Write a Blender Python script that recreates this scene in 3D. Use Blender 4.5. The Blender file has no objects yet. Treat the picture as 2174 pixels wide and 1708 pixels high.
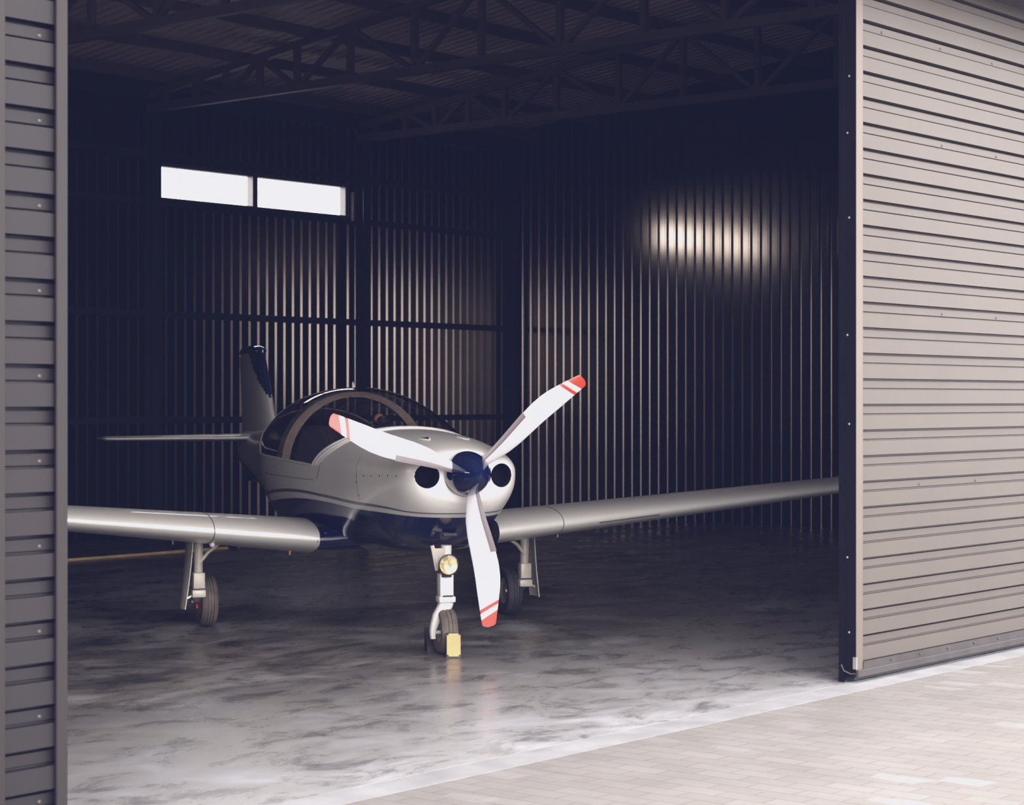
import bpy, bmesh, math, random
import numpy as np
from mathutils import Vector, Matrix, Euler
random.seed(4)
sc = bpy.context.scene
COL = sc.collection
R = math.radians
PI = math.pi

# ------------------------------------------------------------------ helpers
class MB:
    """collects vertices and faces, links them as ONE mesh object"""
    def __init__(s): s.v = []; s.f = []; s.m = []
    def add(s, vs, fs, mi=0):
        o = len(s.v); s.v += [tuple(map(float, v)) for v in vs]
        s.f += [tuple(i + o for i in f) for f in fs]; s.m += [mi] * len(fs)
    def box(s, x0, x1, y0, y1, z0, z1, mi=0, b=0.0):
        if b > 0:
            bm = bmesh.new(); bmesh.ops.create_cube(bm, size=1)
            for v in bm.verts:
                v.co = Vector((x0 + (v.co.x + .5) * (x1 - x0), y0 + (v.co.y + .5) * (y1 - y0), z0 + (v.co.z + .5) * (z1 - z0)))
            bmesh.ops.bevel(bm, geom=bm.edges[:], offset=b, segments=2, affect='EDGES', profile=.5)
            s.bm(bm, mi); return
        s.add([(x0, y0, z0), (x1, y0, z0), (x1, y1, z0), (x0, y1, z0), (x0, y0, z1), (x1, y0, z1), (x1, y1, z1), (x0, y1, z1)],
              [(0, 3, 2, 1), (4, 5, 6, 7), (0, 1, 5, 4), (1, 2, 6, 5), (2, 3, 7, 6), (3, 0, 4, 7)], mi)
    def bm(s, bm, mi=0):
        bm.verts.ensure_lookup_table()
        s.add([v.co[:] for v in bm.verts], [[v.index for v in f.verts] for f in bm.faces], mi); bm.free()
    def bar(s, a, b, w, h=None, mi=0, up=(0, 0, 1)):
        """square bar from a to b"""
        a = Vector(a); b = Vector(b); h = h or w
        d = (b - a).normalized(); u = Vector(up)
        if abs(d.dot(u)) > .97: u = Vector((0, 1, 0))
        x = d.cross(u).normalized() * w / 2; y = x.cross(d).normalized() * h / 2
        vs = [p + sx * x + sy * y for p in (a, b) for sx, sy in ((-1, -1), (1, -1), (1, 1), (-1, 1))]
        s.add(vs, [(0, 3, 2, 1), (4, 5, 6, 7), (0, 1, 5, 4), (1, 2, 6, 5), (2, 3, 7, 6), (3, 0, 4, 7)], mi)
    def tube(s, pts, rad, n=12, mi=0, cap=True):
        pts = [Vector(p) for p in pts]
        rs = rad if isinstance(rad, (list, tuple)) else [rad] * len(pts)
        rings = []; prev = None
        for i, p in enumerate(pts):
            d = (pts[min(i + 1, len(pts) - 1)] - pts[max(i - 1, 0)]).normalized()
            if prev is None:
                u = Vector((0, 0, 1)) if abs(d.z) < .9 else Vector((1, 0, 0))
                x = d.cross(u).normalized()
            else:
                x = (prev - d * prev.dot(d)).normalized()
            prev = x; y = d.cross(x)
            rings.append([p + rs[i] * (math.cos(2 * PI * k / n) * x + math.sin(2 * PI * k / n) * y) for k in range(n)])
        vs = [v for r in rings for v in r]; fs = []
        for i in range(len(rings) - 1):
            for k in range(n):
                a = i * n + k; b = i * n + (k + 1) % n
                fs.append((a, b, b + n, a + n))
        if cap:
            fs.append(tuple(range(n))[::-1]); fs.append(tuple((len(rings) - 1) * n + k for k in range(n)))
        s.add(vs, fs, mi)
    def lathe(s, prof, origin, axis, n=48, mi=0, close=False):
        """prof: (distance along axis, radius)"""
        ax = Vector(axis).normalized(); u = Vector((0, 0, 1)) if abs(ax.z) < .9 else Vector((1, 0, 0))
        x = ax.cross(u).normalized(); y = ax.cross(x); o = Vector(origin)
        vs = []; fs = []
        for (t, r) in prof:
            for k in range(n):
                a = 2 * PI * k / n
                vs.append(o + ax * t + (x * math.cos(a) + y * math.sin(a)) * max(r, 1e-5))
        m = len(prof)
        for i in range(m if close else m - 1):
            for k in range(n):
                a = i * n + k; b = i * n + (k + 1) % n; j = ((i + 1) % m) * n
                fs.append((a, b, j + (k + 1) % n, j + k))
        s.add(vs, fs, mi)
    def grid(s, P, closed_u=False, mi=0):
        """P[i][j] points"""
        n = len(P); m = len(P[0]); vs = [p for row in P for p in row]; fs = []
        for i in range(n - 1):
            for j in range(m if closed_u else m - 1):
                a = i * m + j; b = i * m + (j + 1) % m
                fs.append((a, b, b + m, a + m))
        s.add(vs, fs, mi)
    def build(s, name, mats, parent=None, smooth=False, angle=None, merge=0, normals=True):
        me = bpy.data.meshes.new(name); me.from_pydata(s.v, [], s.f)
        if not isinstance(mats, (list, tuple)): mats = [mats]
        for m in mats: me.materials.append(m)
        me.polygons.foreach_set('material_index', s.m)
        bm = bmesh.new(); bm.from_mesh(me)
        if merge: bmesh.ops.remove_doubles(bm, verts=bm.verts[:], dist=merge)
        if normals: bmesh.ops.recalc_face_normals(bm, faces=bm.faces[:])
        if smooth:
            for f in bm.faces: f.smooth = True
            if angle:
                for e in bm.edges:
                    if len(e.link_faces) == 2 and e.calc_face_angle(0) > R(angle): e.smooth = False
        bm.to_mesh(me); bm.free()
        o = bpy.data.objects.new(name, me); COL.objects.link(o)
        if parent: o.parent = parent
        return o

def empty(name, loc=(0, 0, 0), rz=0.0):
    o = bpy.data.objects.new(name, None); COL.objects.link(o)
    o.location = loc; o.rotation_euler = (0, 0, rz); o.empty_display_size = .2
    return o
def tag(o, label=None, cat=None, group=None, kind=None):
    if label: o['label'] = label
    if cat: o['category'] = cat
    if group: o['group'] = group
    if kind: o['kind'] = kind
    return o

# ------------------------------------------------------------------ materials
def mat(name, color, rough=.5, metal=0.0, coat=0.0, spec=.5, noise=0.0, nscale=8.0, bump=0.0, emit=None):
    m = bpy.data.materials.new(name); m.use_nodes = True
    nt = m.node_tree; N = nt.nodes; L = nt.links; b = N['Principled BSDF']
    b.inputs['Base Color'].default_value = (*color, 1); b.inputs['Roughness'].default_value = rough
    b.inputs['Metallic'].default_value = metal; b.inputs['Coat Weight'].default_value = coat
    b.inputs['Coat Roughness'].default_value = .04; b.inputs['Specular IOR Level'].default_value = spec
    tc = N.new('ShaderNodeTexCoord'); nz = N.new('ShaderNodeTexNoise'); nz.inputs['Scale'].default_value = nscale
    nz.inputs['Detail'].default_value = 5; L.new(tc.outputs['Object'], nz.inputs['Vector'])
    mp = N.new('ShaderNodeMapRange'); mp.inputs[1].default_value = .3; mp.inputs[2].default_value = .7
    mp.inputs[3].default_value = 1 - noise; mp.inputs[4].default_value = 1 + noise
    L.new(nz.outputs['Fac'], mp.inputs[0])
    mx = N.new('ShaderNodeVectorMath'); mx.operation = 'SCALE'; mx.inputs[0].default_value = color
    L.new(mp.outputs[0], mx.inputs['Scale']); L.new(mx.outputs[0], b.inputs['Base Color'])
    if bump:
        bp = N.new('ShaderNodeBump'); bp.inputs['Strength'].default_value = bump; bp.inputs['Distance'].default_value = .01
        L.new(nz.outputs['Fac'], bp.inputs['Height']); L.new(bp.outputs[0], b.inputs['Normal'])
    return m

M = {}
M['sheet_in'] = mat('interior_sheet', (.088, .074, .060), .14, .92, noise=.12, nscale=1.5)
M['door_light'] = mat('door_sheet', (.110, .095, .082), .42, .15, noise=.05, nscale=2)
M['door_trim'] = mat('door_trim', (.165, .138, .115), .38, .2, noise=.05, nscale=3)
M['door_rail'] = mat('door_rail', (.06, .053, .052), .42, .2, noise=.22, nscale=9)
M['door_shaded'] = mat('door_sheet_shaded', (.0125, .0095, .0098), .5, .1, noise=.08, nscale=2)  # left door sheet, its shade put into a darker colour
M['door_shaded_trim'] = mat('door_trim_shaded', (.018, .014, .012), .45, .1, noise=.08, nscale=2)  # left door trim, darkened likewise to carry the shade
M['steel_dark'] = mat('dark_steel', (.03, .03, .038), .5, .3, noise=.15)
M['jamb'] = mat('jamb_steel', (.004, .004, .006), .6, spec=.12, noise=.15)
M['truss'] = mat('truss_paint', (.16, .13, .13), .5, .1, noise=.12)
M['roof'] = mat('roof_sheet', (.78, .62, .56), .5, .0, noise=.15, nscale=2)
M['frame'] = mat('window_frame', (.10, .09, .09), .5)
M['screw'] = mat('screw', (.10, .09, .085), .35, .6)
M['tyre'] = mat('tyre_rubber', (.12, .095, .075), .62, noise=.25, nscale=25)
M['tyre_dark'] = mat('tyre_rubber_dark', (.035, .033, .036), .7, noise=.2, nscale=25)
M['gear'] = mat('gear_paint', (.72, .70, .66), .35, .1, noise=.04, nscale=20)
M['gear_warm'] = mat('gear_paint_warm', (.62, .57, .49), .4, .1, noise=.08, nscale=20)
M['hub'] = mat('wheel_hub', (.42, .40, .37), .35, .6)
M['intake'] = mat('intake_dark', (.006, .006, .008), 1, spec=0)
M['black'] = mat('black_rubber', (.018, .018, .02), .5)
M['cockpit'] = mat('cockpit_lining', (.035, .033, .04), .75, noise=.2)
M['seat'] = mat('seat_cloth', (.06, .06, .07), .8, noise=.2)
M['rollbar'] = mat('canopy_arch_paint', (.85, .70, .52), .4)
M['blade'] = mat('blade_white', (.60, .59, .62), .3, 0, .3, noise=.02)
M['blade_red'] = mat('blade_red', (.62, .05, .025), .32, 0, .3, noise=.03)
M['boot'] = mat('blade_guard', (.14, .115, .12), .42, .2)
M['blue'] = mat('navy_gloss', (.004, .010, .052), .10, 0, 1.0, noise=.04)
M['yellow'] = mat('chock_yellow', (.62, .37, .14), .5, noise=.05, nscale=20)
M['pole'] = mat('pole_yellow', (.95, .68, .30), .5, noise=.1, nscale=10)
M['orange'] = mat('compass_orange', (1.0, .55, .16), .4)
M['seam'] = mat('panel_gap', (.06, .05, .05), .6)
M['red'] = mat('red_cap', (.7, .06, .03), .4)
M['lamp_refl'] = mat('lamp_reflector', (.95, .78, .45), .22, .75, noise=.2, nscale=60)

def pearl(name, aircraft_body=False):
    """pearl silver aircraft paint; on the body the navy belly and the grey pinstripe follow a curve"""
    m = bpy.data.materials.new(name); m.use_nodes = True
    nt = m.node_tree; N = nt.nodes; L = nt.links; b = N['Principled BSDF']
    b.inputs['Roughness'].default_value = .40; b.inputs['Metallic'].default_value = .22
    b.inputs['Coat Weight'].default_value = .45; b.inputs['Coat Roughness'].default_value = .03
    tc = N.new('ShaderNodeTexCoord'); nz = N.new('ShaderNodeTexNoise'); nz.inputs['Scale'].default_value = 2.5
    L.new(tc.outputs['Object'], nz.inputs['Vector'])
    mp = N.new('ShaderNodeMapRange'); mp.inputs[3].default_value = .97; mp.inputs[4].default_value = 1.03
    L.new(nz.outputs['Fac'], mp.inputs[0])
    mx = N.new('ShaderNodeVectorMath'); mx.operation = 'SCALE'; mx.inputs[0].default_value = (.76, .735, .70)
    L.new(mp.outputs[0], mx.inputs['Scale'])
    col = mx.outputs[0]
    if aircraft_body:
        sp = N.new('ShaderNodeSeparateXYZ'); L.new(tc.outputs['Object'], sp.inputs[0])
        def curve(pts):
            mr = N.new('ShaderNodeMapRange'); mr.inputs[1].default_value = -5.6; mr.inputs[2].default_value = .4
            L.new(sp.outputs['X'], mr.inputs[0])
            fc = N.new('ShaderNodeFloatCurve'); c = fc.mapping.curves[0]
            P = [((f + 5.6) / 6.0, z) for f, z in sorted(pts)]
            c.points[0].location = P[0]; c.points[1].location = P[-1]
            for p in P[1:-1]: c.points.new(*p)
            fc.mapping.update(); L.new(mr.outputs[0], fc.inputs['Value'])
            return fc.outputs[0]
        def below(z, c):
            s = N.new('ShaderNodeMath'); s.operation = 'SUBTRACT'; L.new(c, s.inputs[0]); L.new(z, s.inputs[1])
            g = N.new('ShaderNodeMapRange'); g.inputs[1].default_value = -.0015; g.inputs[2].default_value = .0015
            L.new(s.outputs[0], g.inputs[0]); return g.outputs[0]
        blue = curve([(.4, .752), (.2, .768), (0, .779), (-.455, .788), (-.89, .803), (-1.36, .802), (-1.66, .788), (-2.2, .749), (-3.0, .70), (-4.2, .85), (-5.6, .99)])
        st_hi = curve([(.4, .785), (.2, .797), (0, .818), (-.42, .830), (-.86, .846), (-1.37, .856), (-1.87, .838), (-2.3, .805), (-3.0, .745), (-4.2, .89), (-5.6, .995)])
        st_lo = curve([(.4, .779), (.2, .789), (0, .805), (-.42, .812), (-.86, .828), (-1.37, .837), (-1.87, .818), (-2.3, .785), (-3.0, .73), (-4.2, .88), (-5.6, .992)])
        bl = below(sp.outputs['Z'], blue); hi = below(sp.outputs['Z'], st_hi); lo = below(sp.outputs['Z'], st_lo)
        st = N.new('ShaderNodeMath'); st.operation = 'SUBTRACT'; L.new(hi, st.inputs[0]); L.new(lo, st.inputs[1])
        m1 = N.new('ShaderNodeMix'); m1.data_type = 'RGBA'; L.new(st.outputs[0], m1.inputs[0]); L.new(col, m1.inputs[6])
        m1.inputs[7].default_value = (.12, .12, .14, 1)
        m2 = N.new('ShaderNodeMix'); m2.data_type = 'RGBA'; L.new(bl, m2.inputs[0]); L.new(m1.outputs[2], m2.inputs[6])
        m2.inputs[7].default_value = (.004, .011, .060, 1)
        col = m2.outputs[2]
        mm = N.new('ShaderNodeMapRange'); mm.inputs[3].default_value = .22; mm.inputs[4].default_value = 0
        L.new(bl, mm.inputs[0]); L.new(mm.outputs[0], b.inputs['Metallic'])
        mr = N.new('ShaderNodeMapRange'); mr.inputs[3].default_value = .38; mr.inputs[4].default_value = .12
        L.new(bl, mr.inputs[0]); L.new(mr.outputs[0], b.inputs['Roughness'])
    L.new(col, b.inputs['Base Color'])
    return m
M['pearl'] = pearl('pearl_silver_paint'); M['body'] = pearl('fuselage_paint', True)

def glass(name, tint, refl=1.0, ior=1.5):
    m = bpy.data.materials.new(name); m.use_nodes = True
    nt = m.node_tree; N = nt.nodes; L = nt.links; N.remove(N['Principled BSDF'])
    tr = N.new('ShaderNodeBsdfTransparent'); tr.inputs[0].default_value = (*tint, 1)
    gl = N.new('ShaderNodeBsdfGlossy'); gl.inputs['Roughness'].default_value = .02
    gl.inputs['Color'].default_value = (refl, refl, refl, 1)
    lw_ = N.new('ShaderNodeLayerWeight'); lw_.inputs[0].default_value = .5
    pw = N.new('ShaderNodeMath'); pw.operation = 'POWER'; L.new(lw_.outputs['Facing'], pw.inputs[0]); pw.inputs[1].default_value = 4.0
    f0 = ((ior - 1) / (ior + 1)) ** 2
    fr = N.new('ShaderNodeMapRange'); fr.inputs[3].default_value = f0; fr.inputs[4].default_value = 1.0; L.new(pw.outputs[0], fr.inputs[0])
    mx = N.new('ShaderNodeMixShader'); L.new(fr.outputs[0], mx.inputs[0]); L.new(tr.outputs[0], mx.inputs[1])
    L.new(gl.outputs[0], mx.inputs[2]); L.new(mx.outputs[0], N['Material Output'].inputs[0])
    return m
M['canopy'] = glass('smoked_canopy', (.50, .48, .49), 1.0, 1.7)
M['pane'] = glass('window_glass', (.93, .94, .95), 1.0, 1.45)
M['lens'] = glass('lamp_lens', (.95, .93, .85), 1.0, 1.5)

def floor_mat():
    m = bpy.data.materials.new('polished_concrete'); m.use_nodes = True
    nt = m.node_tree; N = nt.nodes; L = nt.links; b = N['Principled BSDF']
    tc = N.new('ShaderNodeTexCoord')
    def noise(scale, stretch=(1, 1, 1), detail=6, rough=.55, dist=0.0, rot=0):
        mp = N.new('ShaderNodeMapping'); mp.inputs['Scale'].default_value = stretch; mp.inputs['Rotation'].default_value = (0, 0, rot)
        L.new(tc.outputs['Object'], mp.inputs[0])
        n = N.new('ShaderNodeTexNoise'); n.inputs['Scale'].default_value = scale; n.inputs['Detail'].default_value = detail
        n.inputs['Roughness'].default_value = rough; n.inputs['Distortion'].default_value = dist
        L.new(mp.outputs[0], n.inputs['Vector']); return n.outputs['Fac']
    def ramp(fac, stops):
        r = N.new('ShaderNodeValToRGB'); e = r.color_ramp.elements
        e[0].position = stops[0][0]; e[0].color = (*stops[0][1], 1); e[1].position = stops[-1][0]; e[1].color = (*stops[-1][1], 1)
        for p, c in stops[1:-1]:
            k = e.new(p); k.color = (*c, 1)
        L.new(fac, r.inputs[0]); return r.outputs[0]
    n1 = noise(.85, (1, 1.3, 1), 8, .62, 1.0, R(25)); n2 = noise(2.6, (1, 1.6, 1), 9, .68, .6, R(-15)); n3 = noise(.45, detail=3)
    base = ramp(n1, [(.36, (.05, .047, .05)), (.46, (.11, .10, .092)), (.54, (.22, .20, .185)), (.66, (.34, .34, .36))])
    fine = ramp(n2, [(.34, (.42, .40, .41)), (.48, (.88, .86, .84)), (.62, (1.0, 1.0, 1.02))])
    mul = N.new('ShaderNodeMix'); mul.data_type = 'RGBA'; mul.blend_type = 'MULTIPLY'; mul.inputs[0].default_value = 1
    L.new(fine, mul.inputs[7])
    # pale band along the threshold, daylight falloff mixed into the colour (y is the distance into the hangar)
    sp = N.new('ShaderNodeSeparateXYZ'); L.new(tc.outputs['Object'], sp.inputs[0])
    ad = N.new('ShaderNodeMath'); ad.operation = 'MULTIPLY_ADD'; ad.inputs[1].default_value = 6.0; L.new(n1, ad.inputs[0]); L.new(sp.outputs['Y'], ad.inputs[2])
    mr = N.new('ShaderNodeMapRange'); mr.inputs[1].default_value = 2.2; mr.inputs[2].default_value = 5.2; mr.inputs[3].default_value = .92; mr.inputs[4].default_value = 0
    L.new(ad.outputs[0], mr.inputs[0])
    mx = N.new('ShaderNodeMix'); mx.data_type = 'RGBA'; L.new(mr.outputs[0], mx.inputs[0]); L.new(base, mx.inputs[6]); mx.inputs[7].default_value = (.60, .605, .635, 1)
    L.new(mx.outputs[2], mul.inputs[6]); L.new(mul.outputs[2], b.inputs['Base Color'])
    rr = N.new('ShaderNodeMapRange'); rr.inputs[1].default_value = .35; rr.inputs[2].default_value = .65; rr.inputs[3].default_value = .20; rr.inputs[4].default_value = .42
    L.new(n2, rr.inputs[0]); L.new(rr.outputs[0], b.inputs['Roughness'])
    bp = N.new('ShaderNodeBump'); bp.inputs['Strength'].default_value = .12; bp.inputs['Distance'].default_value = .01
    L.new(n2, bp.inputs['Height']); L.new(bp.outputs[0], b.inputs['Normal'])
    return m
def paving_mat():
    m = bpy.data.materials.new('block_paving'); m.use_nodes = True
    nt = m.node_tree; N = nt.nodes; L = nt.links; b = N['Principled BSDF']
    tc = N.new('ShaderNodeTexCoord'); mp = N.new('ShaderNodeMapping'); mp.inputs['Rotation'].default_value = (0, 0, R(90))
    L.new(tc.outputs['Object'], mp.inputs[0])
    br = N.new('ShaderNodeTexBrick'); br.inputs['Scale'].default_value = 1
    br.inputs['Brick Width'].default_value = .20; br.inputs['Row Height'].default_value = .10
    br.inputs['Mortar Size'].default_value = .0035; br.inputs['Mortar Smooth'].default_value = .3
    br.inputs['Color1'].default_value = (.250, .232, .220, 1); br.inputs['Color2'].default_value = (.280, .265, .256, 1)
    br.inputs['Mortar'].default_value = (.20, .178, .158, 1); br.inputs['Bias'].default_value = 0
    L.new(mp.outputs[0], br.inputs['Vector'])
    nz = N.new('ShaderNodeTexNoise'); nz.inputs['Scale'].default_value = 2.2; nz.inputs['Detail'].default_value = 8
    L.new(tc.outputs['Object'], nz.inputs['Vector'])
    mr = N.new('ShaderNodeMapRange'); mr.inputs[1].default_value = .3; mr.inputs[2].default_value = .7; mr.inputs[3].default_value = .9; mr.inputs[4].default_value = 1.1
    L.new(nz.outputs['Fac'], mr.inputs[0])
    sc_ = N.new('ShaderNodeVectorMath'); sc_.operation = 'SCALE'; L.new(br.outputs['Color'], sc_.inputs[0]); L.new(mr.outputs[0], sc_.inputs['Scale'])
    # a few pale blocks
    mp2 = N.new('ShaderNodeMapping'); mp2.inputs['Scale'].default_value = (5, 10, 1); mp2.inputs['Rotation'].default_value = (0, 0, 0)
    L.new(mp.outputs[0], mp2.inputs[0])
    vo = N.new('ShaderNodeTexVoronoi'); vo.inputs['Scale'].default_value = 1.0; vo.inputs['Randomness'].default_value = .35; L.new(mp2.outputs[0], vo.inputs['Vector'])
    sp = N.new('ShaderNodeSeparateXYZ'); L.new(vo.outputs['Color'], sp.inputs[0])
    th = N.new('ShaderNodeMapRange'); th.inputs[1].default_value = .93; th.inputs[2].default_value = .96; th.inputs[4].default_value = .55; L.new(sp.outputs['X'], th.inputs[0])
    mx = N.new('ShaderNodeMix'); mx.data_type = 'RGBA'; L.new(th.outputs[0], mx.inputs[0]); L.new(sc_.outputs[0], mx.inputs[6]); mx.inputs[7].default_value = (.36, .355, .36, 1)
    L.new(mx.outputs[2], b.inputs['Base Color']); b.inputs['Roughness'].default_value = .75
    bp = N.new('ShaderNodeBump'); bp.inputs['Strength'].default_value = .35; bp.inputs['Distance'].default_value = .004; bp.invert = True
    L.new(br.outputs['Fac'], bp.inputs['Height']); L.new(bp.outputs[0], b.inputs['Normal'])
    return m
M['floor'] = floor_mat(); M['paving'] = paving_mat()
M['kerb'] = mat('threshold_concrete', (.37, .37, .385), .6, noise=.16, nscale=5, bump=.15)

# ------------------------------------------------------------------ camera
CAMH = 1.40; FPX = 4257.0
cam = bpy.data.cameras.new('camera'); co = bpy.data.objects.new('camera', cam); COL.objects.link(co)
co.location = (0, 0, CAMH); co.rotation_euler = (R(90), 0, 0)
cam.sensor_width = 36; cam.lens = FPX / 2174 * 36; cam.shift_y = -6 / 2174
cam.dof.use_dof = True; cam.dof.focus_distance = 10.7; cam.dof.aperture_fstop = 6.3
sc.camera = co

# ------------------------------------------------------------------ hangar, frame (s along the front, u into the hangar, z)
P0 = (1.667, 9.95); TH = math.atan2(.7668, .6419)
def hang(o):
    o.location = (P0[0], P0[1], 0); o.rotation_euler = (0, 0, TH); return o
SR, SL, UB = 10.24, -7.3, 10.76       # right wall, left wall, back wall
PITCH = .1275
def sheet(a0, a1, prof, plane):
    """trapezoidal sheet; prof = list of (fraction position in metres, depth); plane(a, depth, 0/1) -> point"""
    pts = []; a = a0
    while a < a1 - 1e-6:
        for (x, d) in prof:
            if a + x <= a1: pts.append((a + x, d))
        a += PITCH
    pts.append((a1, prof[0][1]))
    vs = []; fs = []
    for p in pts: vs += [plane(p[0], p[1], 0), plane(p[0], p[1], 1)]
    for i in range(len(pts) - 1): fs.append((2 * i, 2 * i + 1, 2 * i + 3, 2 * i + 2))
    return vs, fs
PW = [(0, 0), (.066, 0), (.083, .0165), (.105, .0165), (.122, 0)]
PWR = [(0, 0), (.016, 0), (.0235, .0040), (.0330, .0112), (.0395, .0168), (.0560, .0168), (.073, 0)]       # interior: narrow crest stands into the hall
def struct(mb, name, m, **k):
    o = hang(mb.build(name, m, **k)); o['kind'] = 'structure'; return o
ROOFZ = lambda u: 4.62 + .12 * min(UB - u, u)
WALLH = 4.72
# back wall with a window hole
WS0, WS1, WZ0, WZ1 = 4.57, 7.27, 3.455, 3.77
mb = MB()
vs, fs = sheet(SL, WS0 - .03, PW, lambda a, d, t: (a, UB - d, t * WALLH)); mb.add(vs, fs)
vs, fs = sheet(WS1 + .03, SR, PW, lambda a, d, t: (a, UB - d, t * WALLH)); mb.add(vs, fs)
vs, fs = sheet(WS0 - .03, WS1 + .03, PW, lambda a, d, t: (a, UB - d, t * (WZ0 - .03))); mb.add(vs, fs)
vs, fs = sheet(WS0 - .03, WS1 + .03, PW, lambda a, d, t: (a, UB - d, WZ1 + .03 + t * (WALLH - WZ1 - .03))); mb.add(vs, fs)
struct(mb, 'wall_back', M['sheet_in'], normals=False)
# right gable wall
mb = MB(); vs, fs = sheet(-.05, UB, PWR, lambda a, d, t: (SR - d, a, t * (ROOFZ(a) + .10))); mb.add(vs, fs)
struct(mb, 'wall_right', M['sheet_in'], normals=False)
# left gable wall with two long windows high up
mb = MB(); LZ0, LZ1 = 2.75, 3.1
lw = [(5.6, 8.3)]
prev = 0.0
for (a0, a1) in lw + [(UB, None)]:
    vs, fs = sheet(prev, a0, PW, lambda a, d, t: (SL + d, a, t * (ROOFZ(a) + .10))); mb.add(vs, fs)
    if a1:
        vs, fs = sheet(a0, a1, PW, lambda a, d, t: (SL + d, a, t * LZ0)); mb.add(vs, fs)
        vs, fs = sheet(a0, a1, PW, lambda a, d, t: (SL + d, a, LZ1 + t * (ROOFZ(a) + .10 - LZ1))); mb.add(vs, fs)
        prev = a1
struct(mb, 'wall_left', M['sheet_in'], normals=False)
# front wall either side of and above the opening (horizontal ribs outside)
mb = MB(); H0 = 3.60
mb.box(.10, SR + .05, .06, .10, 0, 4.72); mb.box(SL - .05, -5.3, .06, .10, 0, 4.72); mb.box(-5.3, .10, .06, .10, H0 + .05, 4.72)
struct(mb, 'wall_front', M['door_light'])
mb = MB(); mb.box(SL, SR, -.52, .04, H0, H0 + .045); mb.box(SL, SR, -.52, -.48, H0 + .045, H0 + .30); mb.box(SL, SR, -.33, -.325, H0 - .03, H0)
struct(mb, 'trim_1', M['door_rail'])
# roof
mb = MB()
for a, b in ((-.15, UB / 2), (UB / 2, UB + .15)):
    za = ROOFZ(a) if a > 0 else 4.62 - .02; zb = ROOFZ(b) if b < UB else 4.60
    vs, fs = sheet(SL - .1, SR + .1, [(0, 0), (.05, 0), (.065, .03), (.1, .03), (.115, 0)], lambda s_, d, t, a=a, b=b, za=za, zb=zb: (s_, (a, b)[t], (za, zb)[t] + .06 + d)); mb.add(vs, fs)
struct(mb, 'ceiling', M['roof'], normals=False)
# floor and outdoor paving
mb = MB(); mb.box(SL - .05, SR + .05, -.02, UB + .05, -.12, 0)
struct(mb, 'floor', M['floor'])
mb = MB(); mb.box(SL - .5, SR + .5, -.20, -.0205, -.12, -.0005)
struct(mb, 'trim_2', M['kerb'])
mb = MB(); mb.add([(-60, -70, -.0015), (60, -70, -.0015), (60, -.18, -.0015), (-60, -.18, -.0015)], [(0, 1, 2, 3)])
mb.add([(-60, 11, -.0015), (60, 11, -.0015), (60, 70, -.0015), (-60, 70, -.0015)], [(0, 1, 2, 3)])
o = struct(mb, 'ground', M['paving'])

# girts on back wall
n = 3
for z in (1.19, 2.27, 3.40, 3.88):
    mb = MB(); mb.box(SL + .05, SR - .05, UB - .075, UB - .022, z - .032, z + .032)
    struct(mb, 'trim_%d' % n, M['steel_dark']); n += 1
for z in (2.27 + 1.1,):
    mb = MB(); mb.box(SR - .02, SR - .021, 0, UB, z - .01, z + .01)
# corner post at the back right, base angle, eave angle
mb = MB(); mb.box(SR - .16, SR - .022, UB - .14, UB - .022, 0, 4.6); struct(mb, 'trim_%d' % n, M['steel_dark']); n += 1
mb = MB(); mb.box(SL + .02, SR - .03, UB - .12, UB - .022, 4.42, 4.56); struct(mb, 'trim_%d' % n, M['steel_dark']); n += 1
# columns and trusses
TS = [7.49, 4.46, 1.50]
words = ['beside the right end of the lit window', 'beside the left end of the lit window', 'left of the window bay, half lost in the dark', 'far left behind the door edge', 'farthest left in the dark']
for i, s0 in enumerate(TS[:2]):
    mb = MB()
    mb.box(s0 - .06, s0 + .06, UB - .20, UB - .192, 0, 4.30); mb.box(s0 - .06, s0 + .06, UB - .088, UB - .08, 0, 4.30); mb.box(s0 - .004, s0 + .004, UB - .192, UB - .088, 0, 4.30)
    c = hang(mb.build('steel_column', M['steel_dark']))
    tag(c, 'dark steel column against back wall ' + words[i], 'column', 'columns along the back wall')
nodes = [.25, .70, 1.15, 1.63, 2.14, 2.84, 3.64, 4.43, 5.30]
nodes = nodes + [10.6 - x for x in nodes[-2::-1]]
lab = ['lowest dark steel roof truss in view, ending right of the lit window', 'dark steel roof truss crossing just above the lowest one', 'dark steel roof truss at top left, nearest the left door']
for i, s0 in enumerate(TS):
    t = hang(empty('roof_truss')); 
    tag(t, lab[i], 'truss', 'roof trusses')
    y = lambda d: UB - .08 - d
    zt = lambda d: 4.47 + .12 * min(d, 10.6 - d)
    zb = 4.335
    mb = MB(); mb.bar((s0, y(0), zb), (s0, y(10.6), zb), .07, .08); mb.build('bottom_chord', M['truss'], t)
    mb = MB(); mb.bar((s0, y(0), zt(0)), (s0, y(5.3), zt(5.3)), .07, .07); mb.bar((s0, y(5.3), zt(5.3)), (s0, y(10.6), zt(10.6)), .07, .07); mb.build('top_chord', M['truss'], t)
    for k, d in enumerate(nodes):
        mb = MB(); mb.bar((s0, y(d), zb), (s0, y(d), zt(d)), .055, .055); mb.build('vertical_post', M['truss'], t)
    for k in range(2, len(nodes) - 1, 2):
        for kk in (k - 1, k + 1):
            mb = MB(); mb.bar((s0, y(nodes[k]), zb), (s0, y(nodes[kk]), zt(nodes[kk])), .045, .045); mb.build('diagonal_brace', M['truss'], t)
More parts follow.
